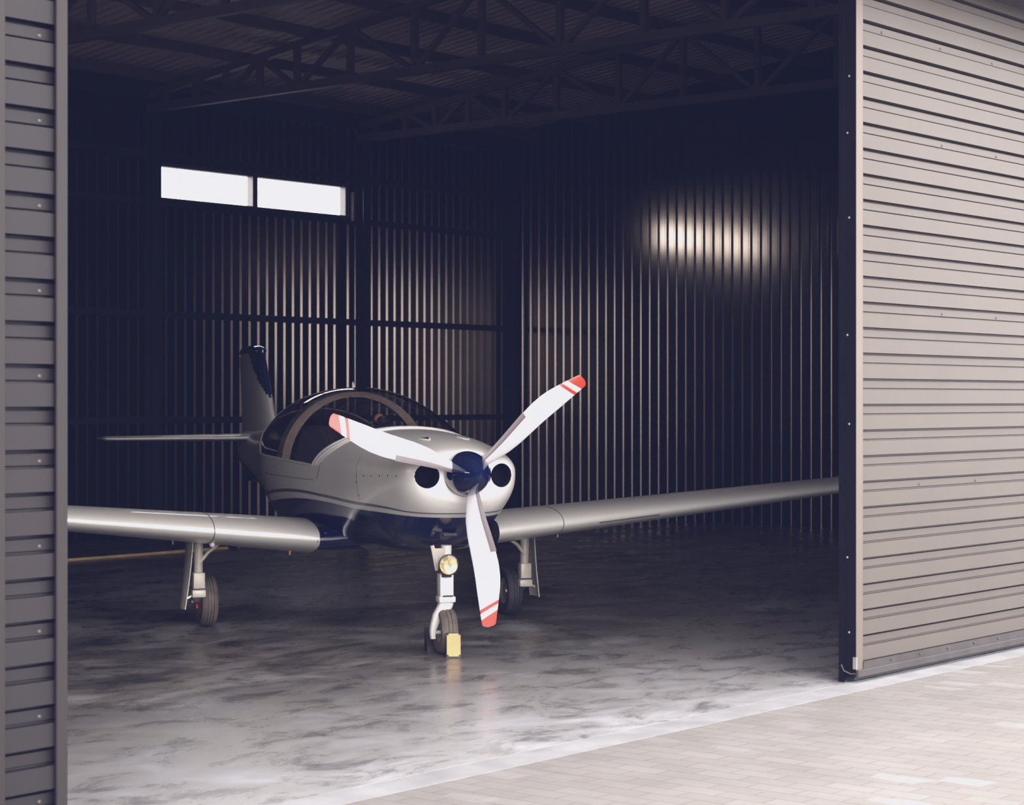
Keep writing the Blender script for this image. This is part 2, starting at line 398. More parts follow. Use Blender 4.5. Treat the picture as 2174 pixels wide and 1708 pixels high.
# purlins
for d in (.35, 1.3, 2.3, 3.3, 4.3, 5.15, 5.45, 6.3, 7.3, 8.3, 9.3, 10.25):
    mb = MB(); z = 4.47 + .12 * min(d, 10.6 - d) + .035
    mb.box(SL + .02, SR - .03, UB - .08 - d - .03, UB - .08 - d + .03, z, z + .10)
    struct(mb, 'trim_%d' % n, M['truss']); n += 1

# windows
def window(name, P, w, h, nsp, axis):
    """P(a, depth, z)"""
    mb = MB()
    def bx(a0, a1, z0, z1, d0=-.03, d1=.06):
        c = [P(a, d, z) for z in (z0, z1) for a, d in ((a0, d0), (a1, d0), (a1, d1), (a0, d1))]
        mb.add(c, [(0, 3, 2, 1), (4, 5, 6, 7), (0, 1, 5, 4), (1, 2, 6, 5), (2, 3, 7, 6), (3, 0, 4, 7)])
    t = .04
    bx(-t, w + t, -t, 0); bx(-t, w + t, h, h + t); bx(-t, 0, 0, h); bx(w, w + t, 0, h)
    sash = []
    for (a, b) in nsp: bx(a, b, 0, h)
    o = mb.build(name, M['frame']); hang(o); o['kind'] = 'structure'
    edges = [0] + [x for p in nsp for x in p] + [w]
    for i in range(0, len(edges), 2):
        a, b = edges[i], edges[i + 1]
        g = MB(); c = [P(a, .01, 0), P(b, .01, 0), P(b, .01, h), P(a, .01, h)]; g.add(c, [(0, 1, 2, 3)])
        g.build('window_pane', M['pane'], o)
    return o
window('window_1', lambda a, d, z: (WS0 + a, UB + .0 - .045 + d, WZ0 + z), WS1 - WS0, WZ1 - WZ0, [(1.305, 1.378)], 0)
for k, (a0, a1) in enumerate(lw):
    window('window_%d' % (k + 2), lambda a, d, z, a0=a0: (SL + .045 - d, a0 + a, LZ0 + z), a1 - a0, LZ1 - LZ0, [((a1 - a0) / 2 - .035, (a1 - a0) / 2 + .035)], 1)
# small bright latch bar right of window frame
mb = MB(); mb.box(WS1 + .09, WS1 + .10, UB - .11, UB - .07, 3.40, 3.72); o = mb.build('window_latch_rod', M['gear'], bpy.data.objects['window_1'])

# sliding doors with horizontal ribs
def door(name, s0, s1, uo, th, mats, side, z0=.03, z1=3.64):
    """side=-1: closing edge on the left (s0) ; +1: closing edge on the right (s1)"""
    sheetm, trimm, railm = mats
    root = hang(empty(name)); root['kind'] = 'structure'
    tw = .064 if side < 0 else .039
    a0, a1 = (s0 + .012, s1) if side < 0 else (s0, s1 - .012)
    # rib profile, groove 35 mm wide and 20 mm deep
    prof = [(0, 0), (.069, 0), (.0692, .028), (.0755, .028), (.0790, .018), (.1135, .018), (.1136, .050), (.1269, .050), (.1270, 0)]
    vs, fs = sheet(z0 + .075, z1, prof, lambda a, d, t: ((a0, a1)[t], uo + .012 + d, a))
    mb = MB(); mb.add(vs, fs); mb.box(a0, a1, uo + .064, uo + th - .004, z0 + .01, z1)
    mb.build('ribbed_sheet', sheetm, root, normals=False)
    # edge flashing: face strip + folded return
    mb = MB()
    e0, e1 = (s0, s0 + tw) if side < 0 else (s1 - tw * 1.0, s1)
    mb.box(e0, e1, uo, uo + .0025, z0, z1)
    x = e1 if side < 0 else e0
    mb.box(x - .002, x + .002, uo, uo + .008, z0 + .05, z1)
    xe = s0 if side < 0 else s1
    mb.build('edge_flashing', trimm, root)
    mb = MB(); mb.box(min(xe, xe - side * .008), max(xe, xe - side * .008), uo + .003, uo + th, z0, z1)
    mb.box(min(xe + side * .010, xe), max(xe + side * .010, xe), uo + th - .018, uo + th + .012, 0.003, z1)
    mb.build('closing_jamb', M['jamb'], root)
    # bottom rail
    mb = MB(); mb.box(e1 if side < 0 else s0, s1 if side < 0 else e0, uo - .004, uo + .012, z0 + .035, z0 + .072)
    mb.box(s0, s1, uo - .012, uo + .02, z0, z0 + .035, b=.003)
    mb.build('bottom_rail', railm, root)
    mb = MB(); mb.box(s0 + .02, s1 - .02, uo + .022, uo + th - .006, z0 - .018, z0 + .0); mb.build('bottom_seal', M['black'], root)
    return root, prof
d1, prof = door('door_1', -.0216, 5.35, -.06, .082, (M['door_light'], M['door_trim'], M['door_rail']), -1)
def screws(parent, pts, r=.0065, m='screw'):
    for (s, u, z) in pts:
        b = MB(); b.lathe([(0, r), (.004, r), (.0055, r * .7), (.006, 0)], (s, u, z), (0, -1, 0), 10)
        b.build('screw', M[m], parent)
gz = lambda k: .03 + .075 + k * PITCH + .090
pts = []
for k in (6, 13, 20, 24):
    for s in ((.92, 1.55) if k != 24 else (.28, .9, 1.5)) : pts.append((s - (.25 if k == 6 else 0), -.06 + .032, gz(k)))
screws(d1, pts)
screws(d1, [(s, -.064, .085) for s in (.32, .62, .92, 1.22, 1.5)])
for k, z in enumerate((.25, .62, 1.28, 1.72, 2.3, 2.72, 3.0)):
    b = MB(); b.lathe([(0, .006), (.003, .006), (.005, 0)], (-.0216 , -.02 + .01 * (k % 2), z), (-1, 0, 0), 8); b.build('screw', M['hub'], d1)
b = MB(); b.tube([(-.045, .012, .09), (-.04, .0, .06), (-.025, -.03, .045), (-.02, -.055, .048)], .004, 8); b.build('cable_end', M['seam'], d1)
b = MB(); b.box(-.03, -.018, -.064, -.045, .07, .13); b.build('corner_cap', M['hub'], d1)
# left door: two leaves overlapping
d2, _ = door('door_2', -7.2, -4.92, -.195, .082, (M['door_shaded'], M['door_shaded_trim'], M['door_shaded']), 1)
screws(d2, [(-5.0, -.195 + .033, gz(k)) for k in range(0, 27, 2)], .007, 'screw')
mb = MB(); mb.box(-5.9, -5.153, -.205, -.1955, .02, 3.64); mb.build('lapped_flashing', M['door_shaded_trim'], d2)
# top hangers
# right post bright edge strip is part of jamb

# yellow pole on the floor behind the left wing
def cam_ground(px, py):
    y = FPX * CAMH / (py - 848.0); return Vector(((px - 1087) / FPX * y, y, 0))
pa = cam_ground(90, 1196); pb = cam_ground(486, 1165.5)
dirp = (pb - pa).normalized()
root = empty('tow_pole', (pa.x, pa.y, 0)); root.rotation_euler = (0, 0, math.atan2(dirp.y, dirp.x)); Lp = (pb - pa).length
tag(root, 'long thin yellow pole lying on the dark floor behind the left wing', 'pole')
b = MB(); b.tube([(0, 0, .014), (Lp, 0, .014)], .014, 12); b.build('pole_shaft', M['pole'], root, smooth=True, angle=40)
b = MB(); b.tube([(Lp - .02, 0, .018), (Lp + .06, 0, .018), (Lp + .10, 0, .018)], [.016, .018, .012], 12); b.build('joint', M['black'], root, smooth=True, angle=40)
b = MB(); b.tube([(Lp + .10, 0, .018), (Lp + .20, 0, .018)], [.013, .004], 12); b.build('pole_tip', M['gear_warm'], root, smooth=True, angle=40)

# ------------------------------------------------------------------ aircraft, frame (f forward, l to its left, z)
psi = R(19.5)
AC = empty('light_aircraft', (-.369, 11.06, 0), math.atan2(-math.cos(psi), math.sin(psi)))
tag(AC, 'small silver low-wing propeller aircraft with navy belly parked inside the hangar', 'aircraft')

ST = [(.36,.118,1.0,1.118,.882),(.352,.20,1.0,1.128,.855),(.325,.27,1.0,1.14,.82),(.28,.308,1.0,1.152,.78),(.2,.338,1.0,1.168,.73),(.1,.357,1.0,1.182,.672),(0,.376,1.0,1.192,.62),(-.2,.41,1.0,1.21,.565),(-.5,.447,1.004,1.226,.53),(-.75,.468,1.008,1.24,.515),(-1,.49,1.012,1.325,.495),(-1.3,.51,1.02,1.41,.48),(-1.6,.525,1.028,1.462,.468),(-1.85,.53,1.035,1.48,.462),(-2.2,.52,1.04,1.465,.465),(-2.6,.468,1.045,1.40,.49),(-3.0,.39,1.05,1.305,.54),(-3.4,.31,1.05,1.235,.60),(-4,.225,1.05,1.19,.69),(-4.6,.155,1.05,1.165,.78),(-5.2,.085,1.05,1.15,.88),(-5.32,.03,1.05,1.10,.97)]
S_ = np.array(ST)
tau = np.concatenate([[0], np.cumsum(np.sqrt(np.diff(S_[:, 0]) ** 2 + np.diff(S_[:, 1]) ** 2))])
def pchip(x, y, xq):
    h = np.diff(x); dl = np.diff(y) / h; d = np.zeros(len(x))
    for i in range(1, len(x) - 1):
        if dl[i - 1] * dl[i] > 0:
            w1 = 2 * h[i] + h[i - 1]; w2 = h[i] + 2 * h[i - 1]; d[i] = (w1 + w2) / (w1 / dl[i - 1] + w2 / dl[i])
    d[0] = dl[0]; d[-1] = dl[-1]
    k = np.clip(np.searchsorted(x, xq, side='right') - 1, 0, len(x) - 2); t = (xq - x[k]) / h[k]
    return (2*t**3-3*t**2+1)*y[k] + (t**3-2*t**2+t)*h[k]*d[k] + (-2*t**3+3*t**2)*y[k+1] + (t**3-t**2)*h[k]*d[k+1]
TQ = np.linspace(0, tau[-1], 3000)
DF = [pchip(tau, S_[:, k], TQ) for k in range(5)]
def dims(f): return [float(np.interp(-f, -DF[0], DF[k])) for k in (1, 2, 3, 4)]
def hull(f, ang):
    """ang: 0 = bottom centre, 90 = left-hand side sill (+l), 180 = top"""
    w, zs, zt, zb = dims(f); a = ang % 360; sgn = 1 if a <= 180 else -1
    if a > 180: a = 360 - a
    c = math.cos(R(a)); s = math.sin(R(a))
    if a <= 90: n_ = 2.3; h = zs - zb
    else:
        n_ = 2.15 ; h = zt - zs
    l = w * abs(s) ** (2 / n_); z = zs - math.copysign(abs(c) ** (2 / n_) * h, c)
    return [f, sgn * l, z]
NA = 144
CF = lambda v: -.75 - .30 * abs(v) ** 3.0
CB = lambda v: -2.85 + .32 * abs(v) ** 4
fA, fB = CF(1), CB(1)
# station parameters
nose_t = np.interp(-fA, -DF[0], TQ)
st1 = [float(np.interp(t, TQ, DF[0])) for t in np.concatenate([np.linspace(0, .36, 64)[:-1], np.linspace(.36, nose_t, 40)])]
st2 = list(np.linspace(fA, fB, 41))[1:]
st3 = list(np.linspace(fB, -5.32, 45))[1:]
fs_all = st1 + st2 + st3; iA = len(st1) - 1; iB = iA + 40
RI = .064
INL = [(.209, .993), (-.209, .993)]
rows = []
for i, f in enumerate(fs_all):
    row = []
    for k in range(NA * (2 if False else 1)):
        ang = 360 * k / NA
        up = 90 < ang < 270; v = abs(180 - ang) / 90 if up else 1.0
        if i <= iA:
            w_ = max(0, (-.1 - f) / (-.1 - fA)); ff = f + (CF(v) - fA) * w_ ** 1.5
        elif i <= iB:
            t = (f - fA) / (fB - fA); ff = CF(v) + (CB(v) - CF(v)) * t
        else:
            t = (f - fB) / (-5.32 - fB); ff = CB(v) + (-5.32 - CB(v)) * t
        row.append(hull(ff, ang))
    rows.append(row)
# refine the nose ring count so the inlets are round
def body_mesh():
    mb = MB()
    n = len(rows)
    # dense nose
    NB = 480; jn = 62
    dense = []
    for i in range(jn + 1):
        dense.append([hull(fs_all[i], 360 * k / NB) for k in range(NB)])
    def inlet(p):
        for (cl, cz) in INL:
            r = math.hypot((p[1] - cl), (p[2] - cz) * 1.0)
            if p[0] > .12 and r < RI + .0034:
                if r > RI - .0034:
                    k = RI / r; return [p[0], cl + (p[1] - cl) * k, cz + (p[2] - cz) * k], RI
                t = min(1, (RI - r) / .012)
                return [p[0] - .012 - .10 * t, p[1], p[2]], r
        return p, 1
    P = []; rr = []
    for row in dense:
        a = []; b = []
        for p in row:
            q, r = inlet(p); a.append(q); b.append(r)
        P.append(a); rr.append(b)
    o = len(mb.v)
    mb.v += [tuple(p) for row in P for p in row]
    for i in range(jn):
        for k in range(NB):
            k2 = (k + 1) % NB
            mb.f.append((i * NB + k, i * NB + k2, (i + 1) * NB + k2, (i + 1) * NB + k))
            mb.m.append(1 if max(rr[i][k], rr[i + 1][k2], rr[i][k2], rr[i + 1][k]) < RI + .0001 else 0)
    o = len(mb.v)
    mb.v += [tuple(p) for row in rows[jn:] for p in row]
    m = NA; q = NB // NA
    for i in range(jn, n - 1):
        for k in range(m):
            ang = 360 * (k + .5) / m
            if iA <= i < iB and 90 < ang < 270: continue
            k2 = (k + 1) % m; a = o + (i - jn) * m
            mb.f.append((a + k, a + k2, a + m + k2, a + m + k)); mb.m.append(0)
    # close the tail
    a = o + (n - 1 - jn) * m; mb.f.append(tuple(a + k for k in range(m))); mb.m.append(0)
    return mb
NBQ = 480
FU = body_mesh().build('fuselage', [M['body'], M['intake']], AC, smooth=True, merge=.00001)
# canopy
mb = MB()
P = [[rows[i][k] for k in range(NA // 4, 3 * NA // 4 + 1)] for i in range(iA, iB + 1)]
mb.grid(P); CAN = mb.build('canopy', M['canopy'], AC, smooth=True)
# canopy frame rim
loop = [rows[iA][k] for k in range(NA // 4, 3 * NA // 4 + 1)] + [rows[i][3 * NA // 4] for i in range(iA + 1, iB)] + [rows[iB][k] for k in range(3 * NA // 4, NA // 4 - 1, -1)] + [rows[i][NA // 4] for i in range(iB - 1, iA, -1)]
def arc_strip(offs, name, m, r):
    pts = []
    for k in range(NA // 4, 3 * NA // 4 + 1):
        ang = 360 * k / NA; v = abs(180 - ang) / 90
        p = hull(CF(v) + offs, ang); pts.append((p[0], p[1], p[2] + .001))
    b = MB(); b.tube(pts, r, 8); return b.build(name, m, CAN, smooth=True)
b = MB(); b.tube([tuple(p) for p in loop] + [tuple(loop[0])], .007, 8); b.build('canopy_rim', M['pearl'], CAN, smooth=True)
arc_strip(.055, 'windshield_frame', M['pearl'], .010)
arc_strip(.10, 'windshield_seam', M['pearl'], .005)
# inner canopy arch
def arch(f, wsc, hsc, r0, name, m, flat=.05):
    w, zs, zt, zb = dims(f); pts = []
    A = []; B = []
    for k in range(41):
        a = R(180 * k / 40); l = w * wsc * math.cos(a); z = zs - .06 + (zt - zs + .06) * hsc * math.sin(a) ** (.95)
        A.append((f - flat, l, z)); B.append((f + flat, l * .985, z - .004))
    b = MB(); b.grid([A, B]); C = [(p[0], p[1] * .90, p[2] - .034) for p in B]; D = [(p[0], p[1] * .90, p[2] - .034) for p in A]
    b.grid([B, C]); b.grid([C, D]); b.grid([D, A]); return b.build(name, m, AC, smooth=True, angle=35, merge=1e-5)
arch(-1.95, .93, .955, .02, 'canopy_arch', M['rollbar'])
# cockpit lining, panel, seats, compass, headset
mb = MB(); P = []
for f in np.linspace(-.80, -2.9, 22):
    P.append([[f, p[1] * .95, p[2] + (.012 if k not in (0,) else .012)] for k, p in enumerate([hull(f, a) for a in np.linspace(-88, 88, 33)])])
mb.grid(P); mb.build('cockpit_lining', M['cockpit'], AC, smooth=True)
mb = MB(); P = []
w, zs, zt, zb = dims(-.98)
for f, sc_z, in ((-.83, 1.175), (-.95, 1.185), (-1.02, 1.165), (-1.04, 1.0), (-1.04, .85)):
    P.append([[f + .02 * math.cos(a), .44 * math.cos(a), zs - .02 + (sc_z - zs) * (max(0, math.sin(a)) ** .5 if sc_z > 1.02 else 1)] for a in np.linspace(0, PI, 25)])
mb.grid(P); mb.build('instrument_panel', M['cockpit'], AC, smooth=True, angle=40)
mb = MB()
for f in (-2.45, -2.75): pass
P = [[[f, dims(f)[0] * .9 * math.cos(a), dims(f)[1] - .02 + .10 * math.sin(a)] for a in np.linspace(0, PI, 17)] for f in np.linspace(-2.15, -2.84, 10)]
mb.grid(P); mb.build('rear_shelf', M['cockpit'], AC, smooth=True)
for sg in (-1, 1):
    mb = MB(); mb.box(-1.75, -1.25, sg * .24 - .18, sg * .24 + .18, .62, .72, b=.03)
    st_ = mb.build('seat', M['seat'], AC, smooth=True, angle=50)
    P = []
    for t in np.linspace(0, 1, 14):
        wd = .19 * (1 - .45 * max(0, t - .55) / .45) ; f = -1.72 - .22 * t; z = .68 + .55 * t
        P.append([[f + .045 * math.cos(a), sg * .24 + wd * math.copysign(abs(math.sin(a)) ** .7, math.sin(a)), z] for a in np.linspace(0, 2 * PI, 25)[:-1]])
    c = P[-1]; P.append([[-1.94, sg * .24, 1.235]] * 24)
    mb = MB(); mb.grid(P, True); mb.build('seat_back', M['seat'], st_, smooth=True)
mb = MB(); mb.lathe([(-.035, 0), (-.03, .018), (-.015, .031), (0, .035), (.015, .031), (.03, .018), (.035, 0)], (-.95, -.088, 1.272), (0, 0, 1), 24)
cp = mb.build('compass', M['black'], AC, smooth=True)
mb = MB(); mb.lathe([(-.03, 0), (-.026, .018), (-.01, .031), (0.004, .033), (.018, .026), (.026, .014), (.028, 0)], (-1.0, -.095, 1.288), (0, 0, 1), 24); mb.build('compass_housing', M['orange'], cp, smooth=True)
mb = MB(); mb.tube([(-.95, -.088, 1.25), (-.96, -.09, 1.17)], .008, 8); mb.build('compass_stalk', M['black'], cp)
mb = MB(); mb.tube([(-1.95, .0, 1.478), (-1.96, 0, 1.50), (-1.965, 0, 1.515)], [.010, .008, .003], 10); mb.build('roof_antenna', M['gear'], AC, smooth=True)
mb = MB(); mb.tube([(-1.55, .10, 1.435), (-1.45, .14, 1.41), (-1.38, .17, 1.39)], .006, 8); mb.build('canopy_latch', M['gear'], AC)

# nacelle vents on the cowling
for sg in (-1, 1):
    mb = MB()
    cf, cl = .01, sg * .112
    zt = lambda f, l: hull(f, 180 - math.degrees(math.asin(min(1, (abs(l) / dims(f)[0]) ** (2.15 / 2)))))[2]
    top = []
    pts = [(cf + .055, cl - .004), (cf - .045, cl - .030), (cf - .055, cl - .030), (cf - .055, cl + .030), (cf - .045, cl + .030), (cf + .055, cl + .004)]
    vs = [(f, l, zt(f, l) + .0018) for f, l in pts]; mb.add(vs, [(0, 1, 2, 3, 4, 5)])
    o = mb.build('cowl_vent', M['black'], AC)
    mb = MB(); mb.tube([(f, l, zt(f, l) + .002) for f, l in pts[:3]], .004, 6); mb.tube([(f, l, zt(f, l) + .002) for f, l in pts[3:]], .004, 6); mb.build('vent_lip', M['pearl'], o, smooth=True)
# seams and screws on the left-hand (photo) side: l negative
def side(f, z, sg=-1, off=.0006):
    w, zs, zt_, zb = dims(f)
    if z <= zs: r = min(1, abs((zs - z) / (zs - zb))); l = w * (1 - r ** 2.3) ** (1 / 2.3)
    else: r = min(1, (z - zs) / (zt_ - zs)); l = w * (1 - r ** 2.15) ** (1 / 2.15)
    return (f, sg * (l + off), z)
M['seam'] = mat('panel_gap', (.06, .05, .05), .6)
def seam(pts, r=.0016, sg=-1):
    b = MB(); b.tube([side(f, z, sg) for f, z in pts], r, 6); b.build('panel_seam', M['seam'], FU)
for sg in (-1, 1):
    seam([(-1.03 - .09 * t, .925 + 0 * t) for t in np.linspace(0, 13, 20)], sg=sg)
    seam([(-.92, .99), (-.90, 1.04), (-.915, 1.09), (-.93, 1.11)] , sg=sg)
    seam([(-.92, .99), (-.955, .955), (-.97, .935)], .002, sg=sg)
    seam([(-.30, z) for z in np.linspace(.84, 1.08, 10)], .0009, sg=sg)
    for (f, z) in [(-.30, .975), (-.20, .978), (-.10, .982), (0, .986), (.10, .99), (.2, .99), (-.31, .94), (-.30, .865), (-1.9, .975), (-2.2, .93)]:
        b = MB(); p = side(f, z, sg, 0); b.lathe([(0, .0055), (.002, .005), (.0025, 0)], p, (0, sg, 0), 10); b.build('fastener', M['seam'], FU)
# spinner
mb = MB(); rs = .121
prof = [(.345, .095), (.352, rs), (.385, rs)] + [(.385 + .245 * t, rs * (1 - t ** 1.75) ** .72) for t in np.linspace(.04, 1, 26)]
mb.lathe(prof, (0, 0, 1.006), (1, 0, 0), 64); SP = mb.build('spinner', M['blue'], AC, smooth=True, angle=50)
mb = MB(); mb.lathe([(.338, .05), (.342, .128), (.352, .128), (.354, .05)], (0, 0, 1.006), (1, 0, 0), 64); mb.build('backplate', M['hub'], SP, smooth=True, angle=40)
# propeller blades
RB = .822
# outline as seen from the front (r, trailing, leading) in metres before twist
OUT = [(.085, -.022, .024), (.13, -.030, .030), (.18, -.040, .036), (.25, -.050, .047), (.33, -.052, .062), (.41, -.047, .076), (.49, -.042, .086), (.56, -.040, .087), (.62, -.040, .080), (.68, -.039, .068), (.74, -.038, .054), (.79, -.037, .042), (.822, -.035, .033)]
oa = np.array(OUT)
def blade_pt(r, c, side_, pitch_deg, t):
    """c in 0..1 from trailing to leading edge"""
    te = np.interp(r, oa[:, 0], oa[:, 1]); le = np.interp(r, oa[:, 0], oa[:, 2])
    pr = R(pitch_deg); x = (te + (le - te) * c)
    th = t * math.sqrt(max(0, c * (1 - c))) * (1.25 - .5 * (1 - c))
    # x measured as seen from the front -> real chord position x / cos(pitch)
    return (r, x - side_ * th * math.sin(pr), x * math.tan(pr) + side_ * th * math.cos(pr))
def make_blade(ang):
    M3 = Matrix.Rotation(R(ang), 3, 'X')
    def W(p):
        r, x, f = p
        v = Vector((.44 + f, -x, r))          # blade up along +z, leading edge toward +l before rotation
        v = Vector((v.x, 0, 0)) + (M3 @ Vector((0, v.y, v.z)))
        return (v.x, v.y, v.z + 1.006)
    rsamp = list(np.linspace(.085, .69, 30)) + [.70, .7065, .7075, .7265, .7275, .7595, .7605, .775, .79, .805, .815, .822]
    nc = 15; cs = [.5 - .5 * math.cos(PI * k / (nc - 1)) for k in range(nc)]
    mb = MB(); rings = []
    for r in rsamp:
        pitch = 34 - 24 * (r / RB); t = .030 * (1 - .82 * (r / RB) ** .7)
        # slanted bands: shift r with chord
        up = []; lo = []
        for c in cs:
            skew = (-.045 * (c - .5)) if r > .6 else 0
            rr = min(RB - .012 * (abs(c - .5) * 2) ** 3, r + skew * (r - .6) / .10 if r < .70 else (r + skew if r < .765 else r + skew * (1 - .75 * (r - .765) / .057)))
            up.append(W(blade_pt(rr, c, 1, pitch, t))); lo.append(W(blade_pt(rr, c, -1, pitch, t)))
        rings.append(up + lo[-2:0:-1])
    n = len(rings[0])
    vs = [p for r_ in rings for p in r_]; fs = []; ms = []
    for i in range(len(rings) - 1):
        rm = (rsamp[i] + rsamp[i + 1]) / 2
        red = (.707 < rm < .7268) or rm > .760
        for k in range(n): fs.append((i * n + k, i * n + (k + 1) % n, (i + 1) * n + (k + 1) % n, (i + 1) * n + k)); ms.append(1 if red else 0)
    fs.append(tuple(range(n))); ms.append(0); fs.append(tuple((len(rings) - 1) * n + k for k in range(n))); ms.append(1)
    mb.v = vs; mb.f = fs; mb.m = ms
    bl = mb.build('propeller_blade', [M['blade'], M['blade_red']], AC, smooth=True, angle=50)
    # dark leading edge guard
    P = []
    for r in np.linspace(.105, .425, 22):
        pitch = 34 - 24 * (r / RB); t = .030 * (1 - .82 * (r / RB) ** .7) + .003
        wfr = .80
        up = [W(blade_pt(r, c, 1, pitch, t)) for c in np.linspace(wfr, 1, 8)]
        ex = blade_pt(r, 1, 0, pitch, t); tip = W((ex[0], ex[1] + .004, ex[2] + .003))
        lo = [W(blade_pt(r, c, -1, pitch, t)) for c in np.linspace(1, wfr, 8)]
        P.append(up[:-1] + [tip] + lo[1:])
    b = MB(); b.grid(P, True); b.f.append(tuple(range(len(P[0])))); b.m.append(0); b.f.append(tuple(len(P[0]) * 21 + k for k in range(len(P[0])))); b.m.append(0)
    b.build('leading_edge_guard', M['boot'], bl, smooth=True, angle=50)
    return bl
# rotation about +f (x axis): 0 = up; positive turns z toward -y ... chosen from the photograph
for a in BLADES if 'BLADES' in globals() else (-52, 69, 187.5): make_blade(a)

# wings
def foil(n=26, t=.14, camber=.02):
    """closed section, chord 1, starting at the trailing edge over the top"""
    xs = [.5 + .5 * math.cos(PI * k / n) for k in range(n + 1)]
    yt = lambda x: 5 * t * (.2969 * math.sqrt(x) - .126 * x - .3516 * x * x + .2843 * x ** 3 - .1036 * x ** 4)
    yc = lambda x: camber * (1 - (2 * x - .8) ** 2) if x > 0 else 0
    up = [(x, yt(x) + yc(x)) for x in xs]; lo = [(x, -yt(x) + yc(x)) for x in xs[::-1]][1:-1]
    return up + lo
def wing_section(l, lef, lez, chord, t, inc=2.0, camber=.015):
    out = []
    for (x, y) in foil(t=t, camber=camber):
        a = R(inc); xx = x * chord; yy = y * chord
        out.append((lef - (xx * math.cos(a) + yy * math.sin(a) * 0), l, lez - xx * math.sin(a) + yy * math.cos(a)))
    return out
WL0, WL1 = .475, 3.70
def wpar(l):
    t = (l - WL0) / (WL1 - WL0)
    return (-.95 - .25 * t, .572 + .092 * (l - WL0), 1.42 - .66 * t, .148 - .030 * t)
for sg in (-1, 1):
    secs = []
    for l in np.linspace(WL0, WL1, 24):
        a, b, c, d = wpar(l); secs.append([(p[0], sg * p[1], p[2]) for p in wing_section(l, a, b, c, d)])
    for k in range(1, 7):    # rounded tip
        q = k / 6; l = WL1 + .075 * math.sin(q * PI / 2); a, b, c, d = wpar(WL1); s = math.sqrt(max(1e-4, 1 - (q * .985) ** 2))
        secs.append([(p[0] , sg * p[1], b + (p[2] - b) * (s if True else 1)) for p in wing_section(l, a - .15 * (1 - s), b, c * (1 - .3 * (1 - s)), d)])
    # root end closes with a small radius
    pre = []
    a, b, c, d = wpar(WL0)
    for k, (dl, s) in enumerate(((-.012, .86), (-.008, .95), (-.003, .99))):
        pre.append([(p[0], sg * p[1], b + (p[2] - b) * s) for p in wing_section(WL0 + dl, a - .02 * (1 - s), b, c, d)])
    secs = pre + secs
    mb = MB(); mb.grid(secs, True); nn = len(secs[0]); mb.f.append(tuple(range(nn))); mb.m.append(0); mb.f.append(tuple((len(secs) - 1) * nn + k for k in range(nn))); mb.m.append(0)
    wg = mb.build('wing', M['pearl'], AC, smooth=True, angle=60)
    if sg < 0: wg['label'] = 'silver wing on the left in the photo, cut by the left door'
    else: wg['label'] = 'silver wing on the right, running behind the door edge'
    # spanwise joint line around the leading edge
    def ring(l, i0, i1, off=.0008, inner=0):
        a, b, c, d = wpar(l); s = wing_section(l, a, b, c, d); return [(p[0] + off, sg * p[1], p[2]) for p in s[i0:i1]]
    b = MB(); b.tube(ring(1.085, 8, 40), .0022, 6); b.build('wing_joint', M['seam'], wg)
    # navy root fairing
    S0 = []
    for l, gr, zz in ((WL0 + .01, .975, 0), (.42, .985, .0), (.36, 1.02, .004), (.28, 1.10, .01), (.15, 1.12, .012)):
        a, b_, c, d = wpar(WL0); S0.append([(a + .0 + (p[0] - a) * 1.0 + .02 * (gr - 1), sg * l, b_ + (p[2] - b_) * gr * .97 + zz) for p in wing_section(l, a, b_, c, d)])
    mb = MB(); mb.grid(S0, True); mb.build('root_fairing', M['blue'], AC, smooth=True)
# slot in right-hand (photo) wing leading edge, drains and lamp
def wing_front(l, frac, sg):
    """point on leading edge; frac -1 (below) .. 1 (above)"""
    a, b, c, d = wpar(l); s = wing_section(l, a, b, c, d); i = 26 - int(round(frac * 6)); p = s[i]; return (p[0], sg * l, p[2])
W = [o for o in AC.children if o.name.startswith('wing')]
WLt = [o for o in W if 'left door' in o.get('label', '')][0]; WRt = [o for o in W if o is not WLt][0]
b = MB(); pts = [wing_front(l, -.17, 1) for l in np.linspace(1.33, 1.75, 8)]; b.tube([(p[0] + .001, p[1], p[2] - .006) for p in pts], .0028, 6); b.build('stall_slot', M['seam'], WRt)
for sg, l, wgo in ((-1, .58, WLt), (-1, 1.28, WLt), (1, 1.15, WRt)):
    a, b_, c, d = wpar(l); s = wing_section(l, a, b_, c, d); p = s[34]
    b = MB(); b.tube([(p[0], sg * l, p[2] + .004), (p[0], sg * l, p[2] - .022)], [.007, .004], 8); b.build('fuel_drain', M['orange' if l == .58 else 'hub'], wgo)
p = wing_front(1.07, -1, -1)
b = MB(); b.lathe([(0, 0), (.0, .016), (.02, .016), (.028, .010), (.03, 0)], (p[0] - .012, p[1], p[2] - .006), (1, 0, -.2), 16); b.build('wing_lamp', M['gear'], WLt, smooth=True)

# tail: horizontal and vertical surfaces
for sg in (-1, 1):
    secs = []
    for l in np.linspace(.02, 1.16, 12):
        t = l / 1.19; secs.append([(p[0], sg * p[1], p[2]) for p in wing_section(l, -4.42 - .16 * t, 1.112 - .006 * t, .72 - .22 * t, .085 - .01 * t, 0, 0)])
    for k in range(1, 6):
        q = k / 5; s = math.sqrt(max(1e-4, 1 - (q * .98) ** 2)); l = 1.16 + .055 * math.sin(q * PI / 2)
        secs.append([(p[0], sg * p[1], 1.106 + (p[2] - 1.106) * s) for p in wing_section(l, -4.58 - .12 * (1 - s), 1.106, .50 * (.7 + .3 * s), .075, 0, 0)])
    mb = MB(); mb.grid(secs, True); nn = len(secs[0]); mb.f.append(tuple((len(secs) - 1) * nn + k for k in range(nn))); mb.m.append(0)
    mb.build('tailplane', M['pearl'], AC, smooth=True, angle=60)
def fin_section(z, le, te, t):
    ch = le - te; return [(le - x * ch, y * ch, z) for (x, y) in foil(t=t, camber=0)]
secs = []
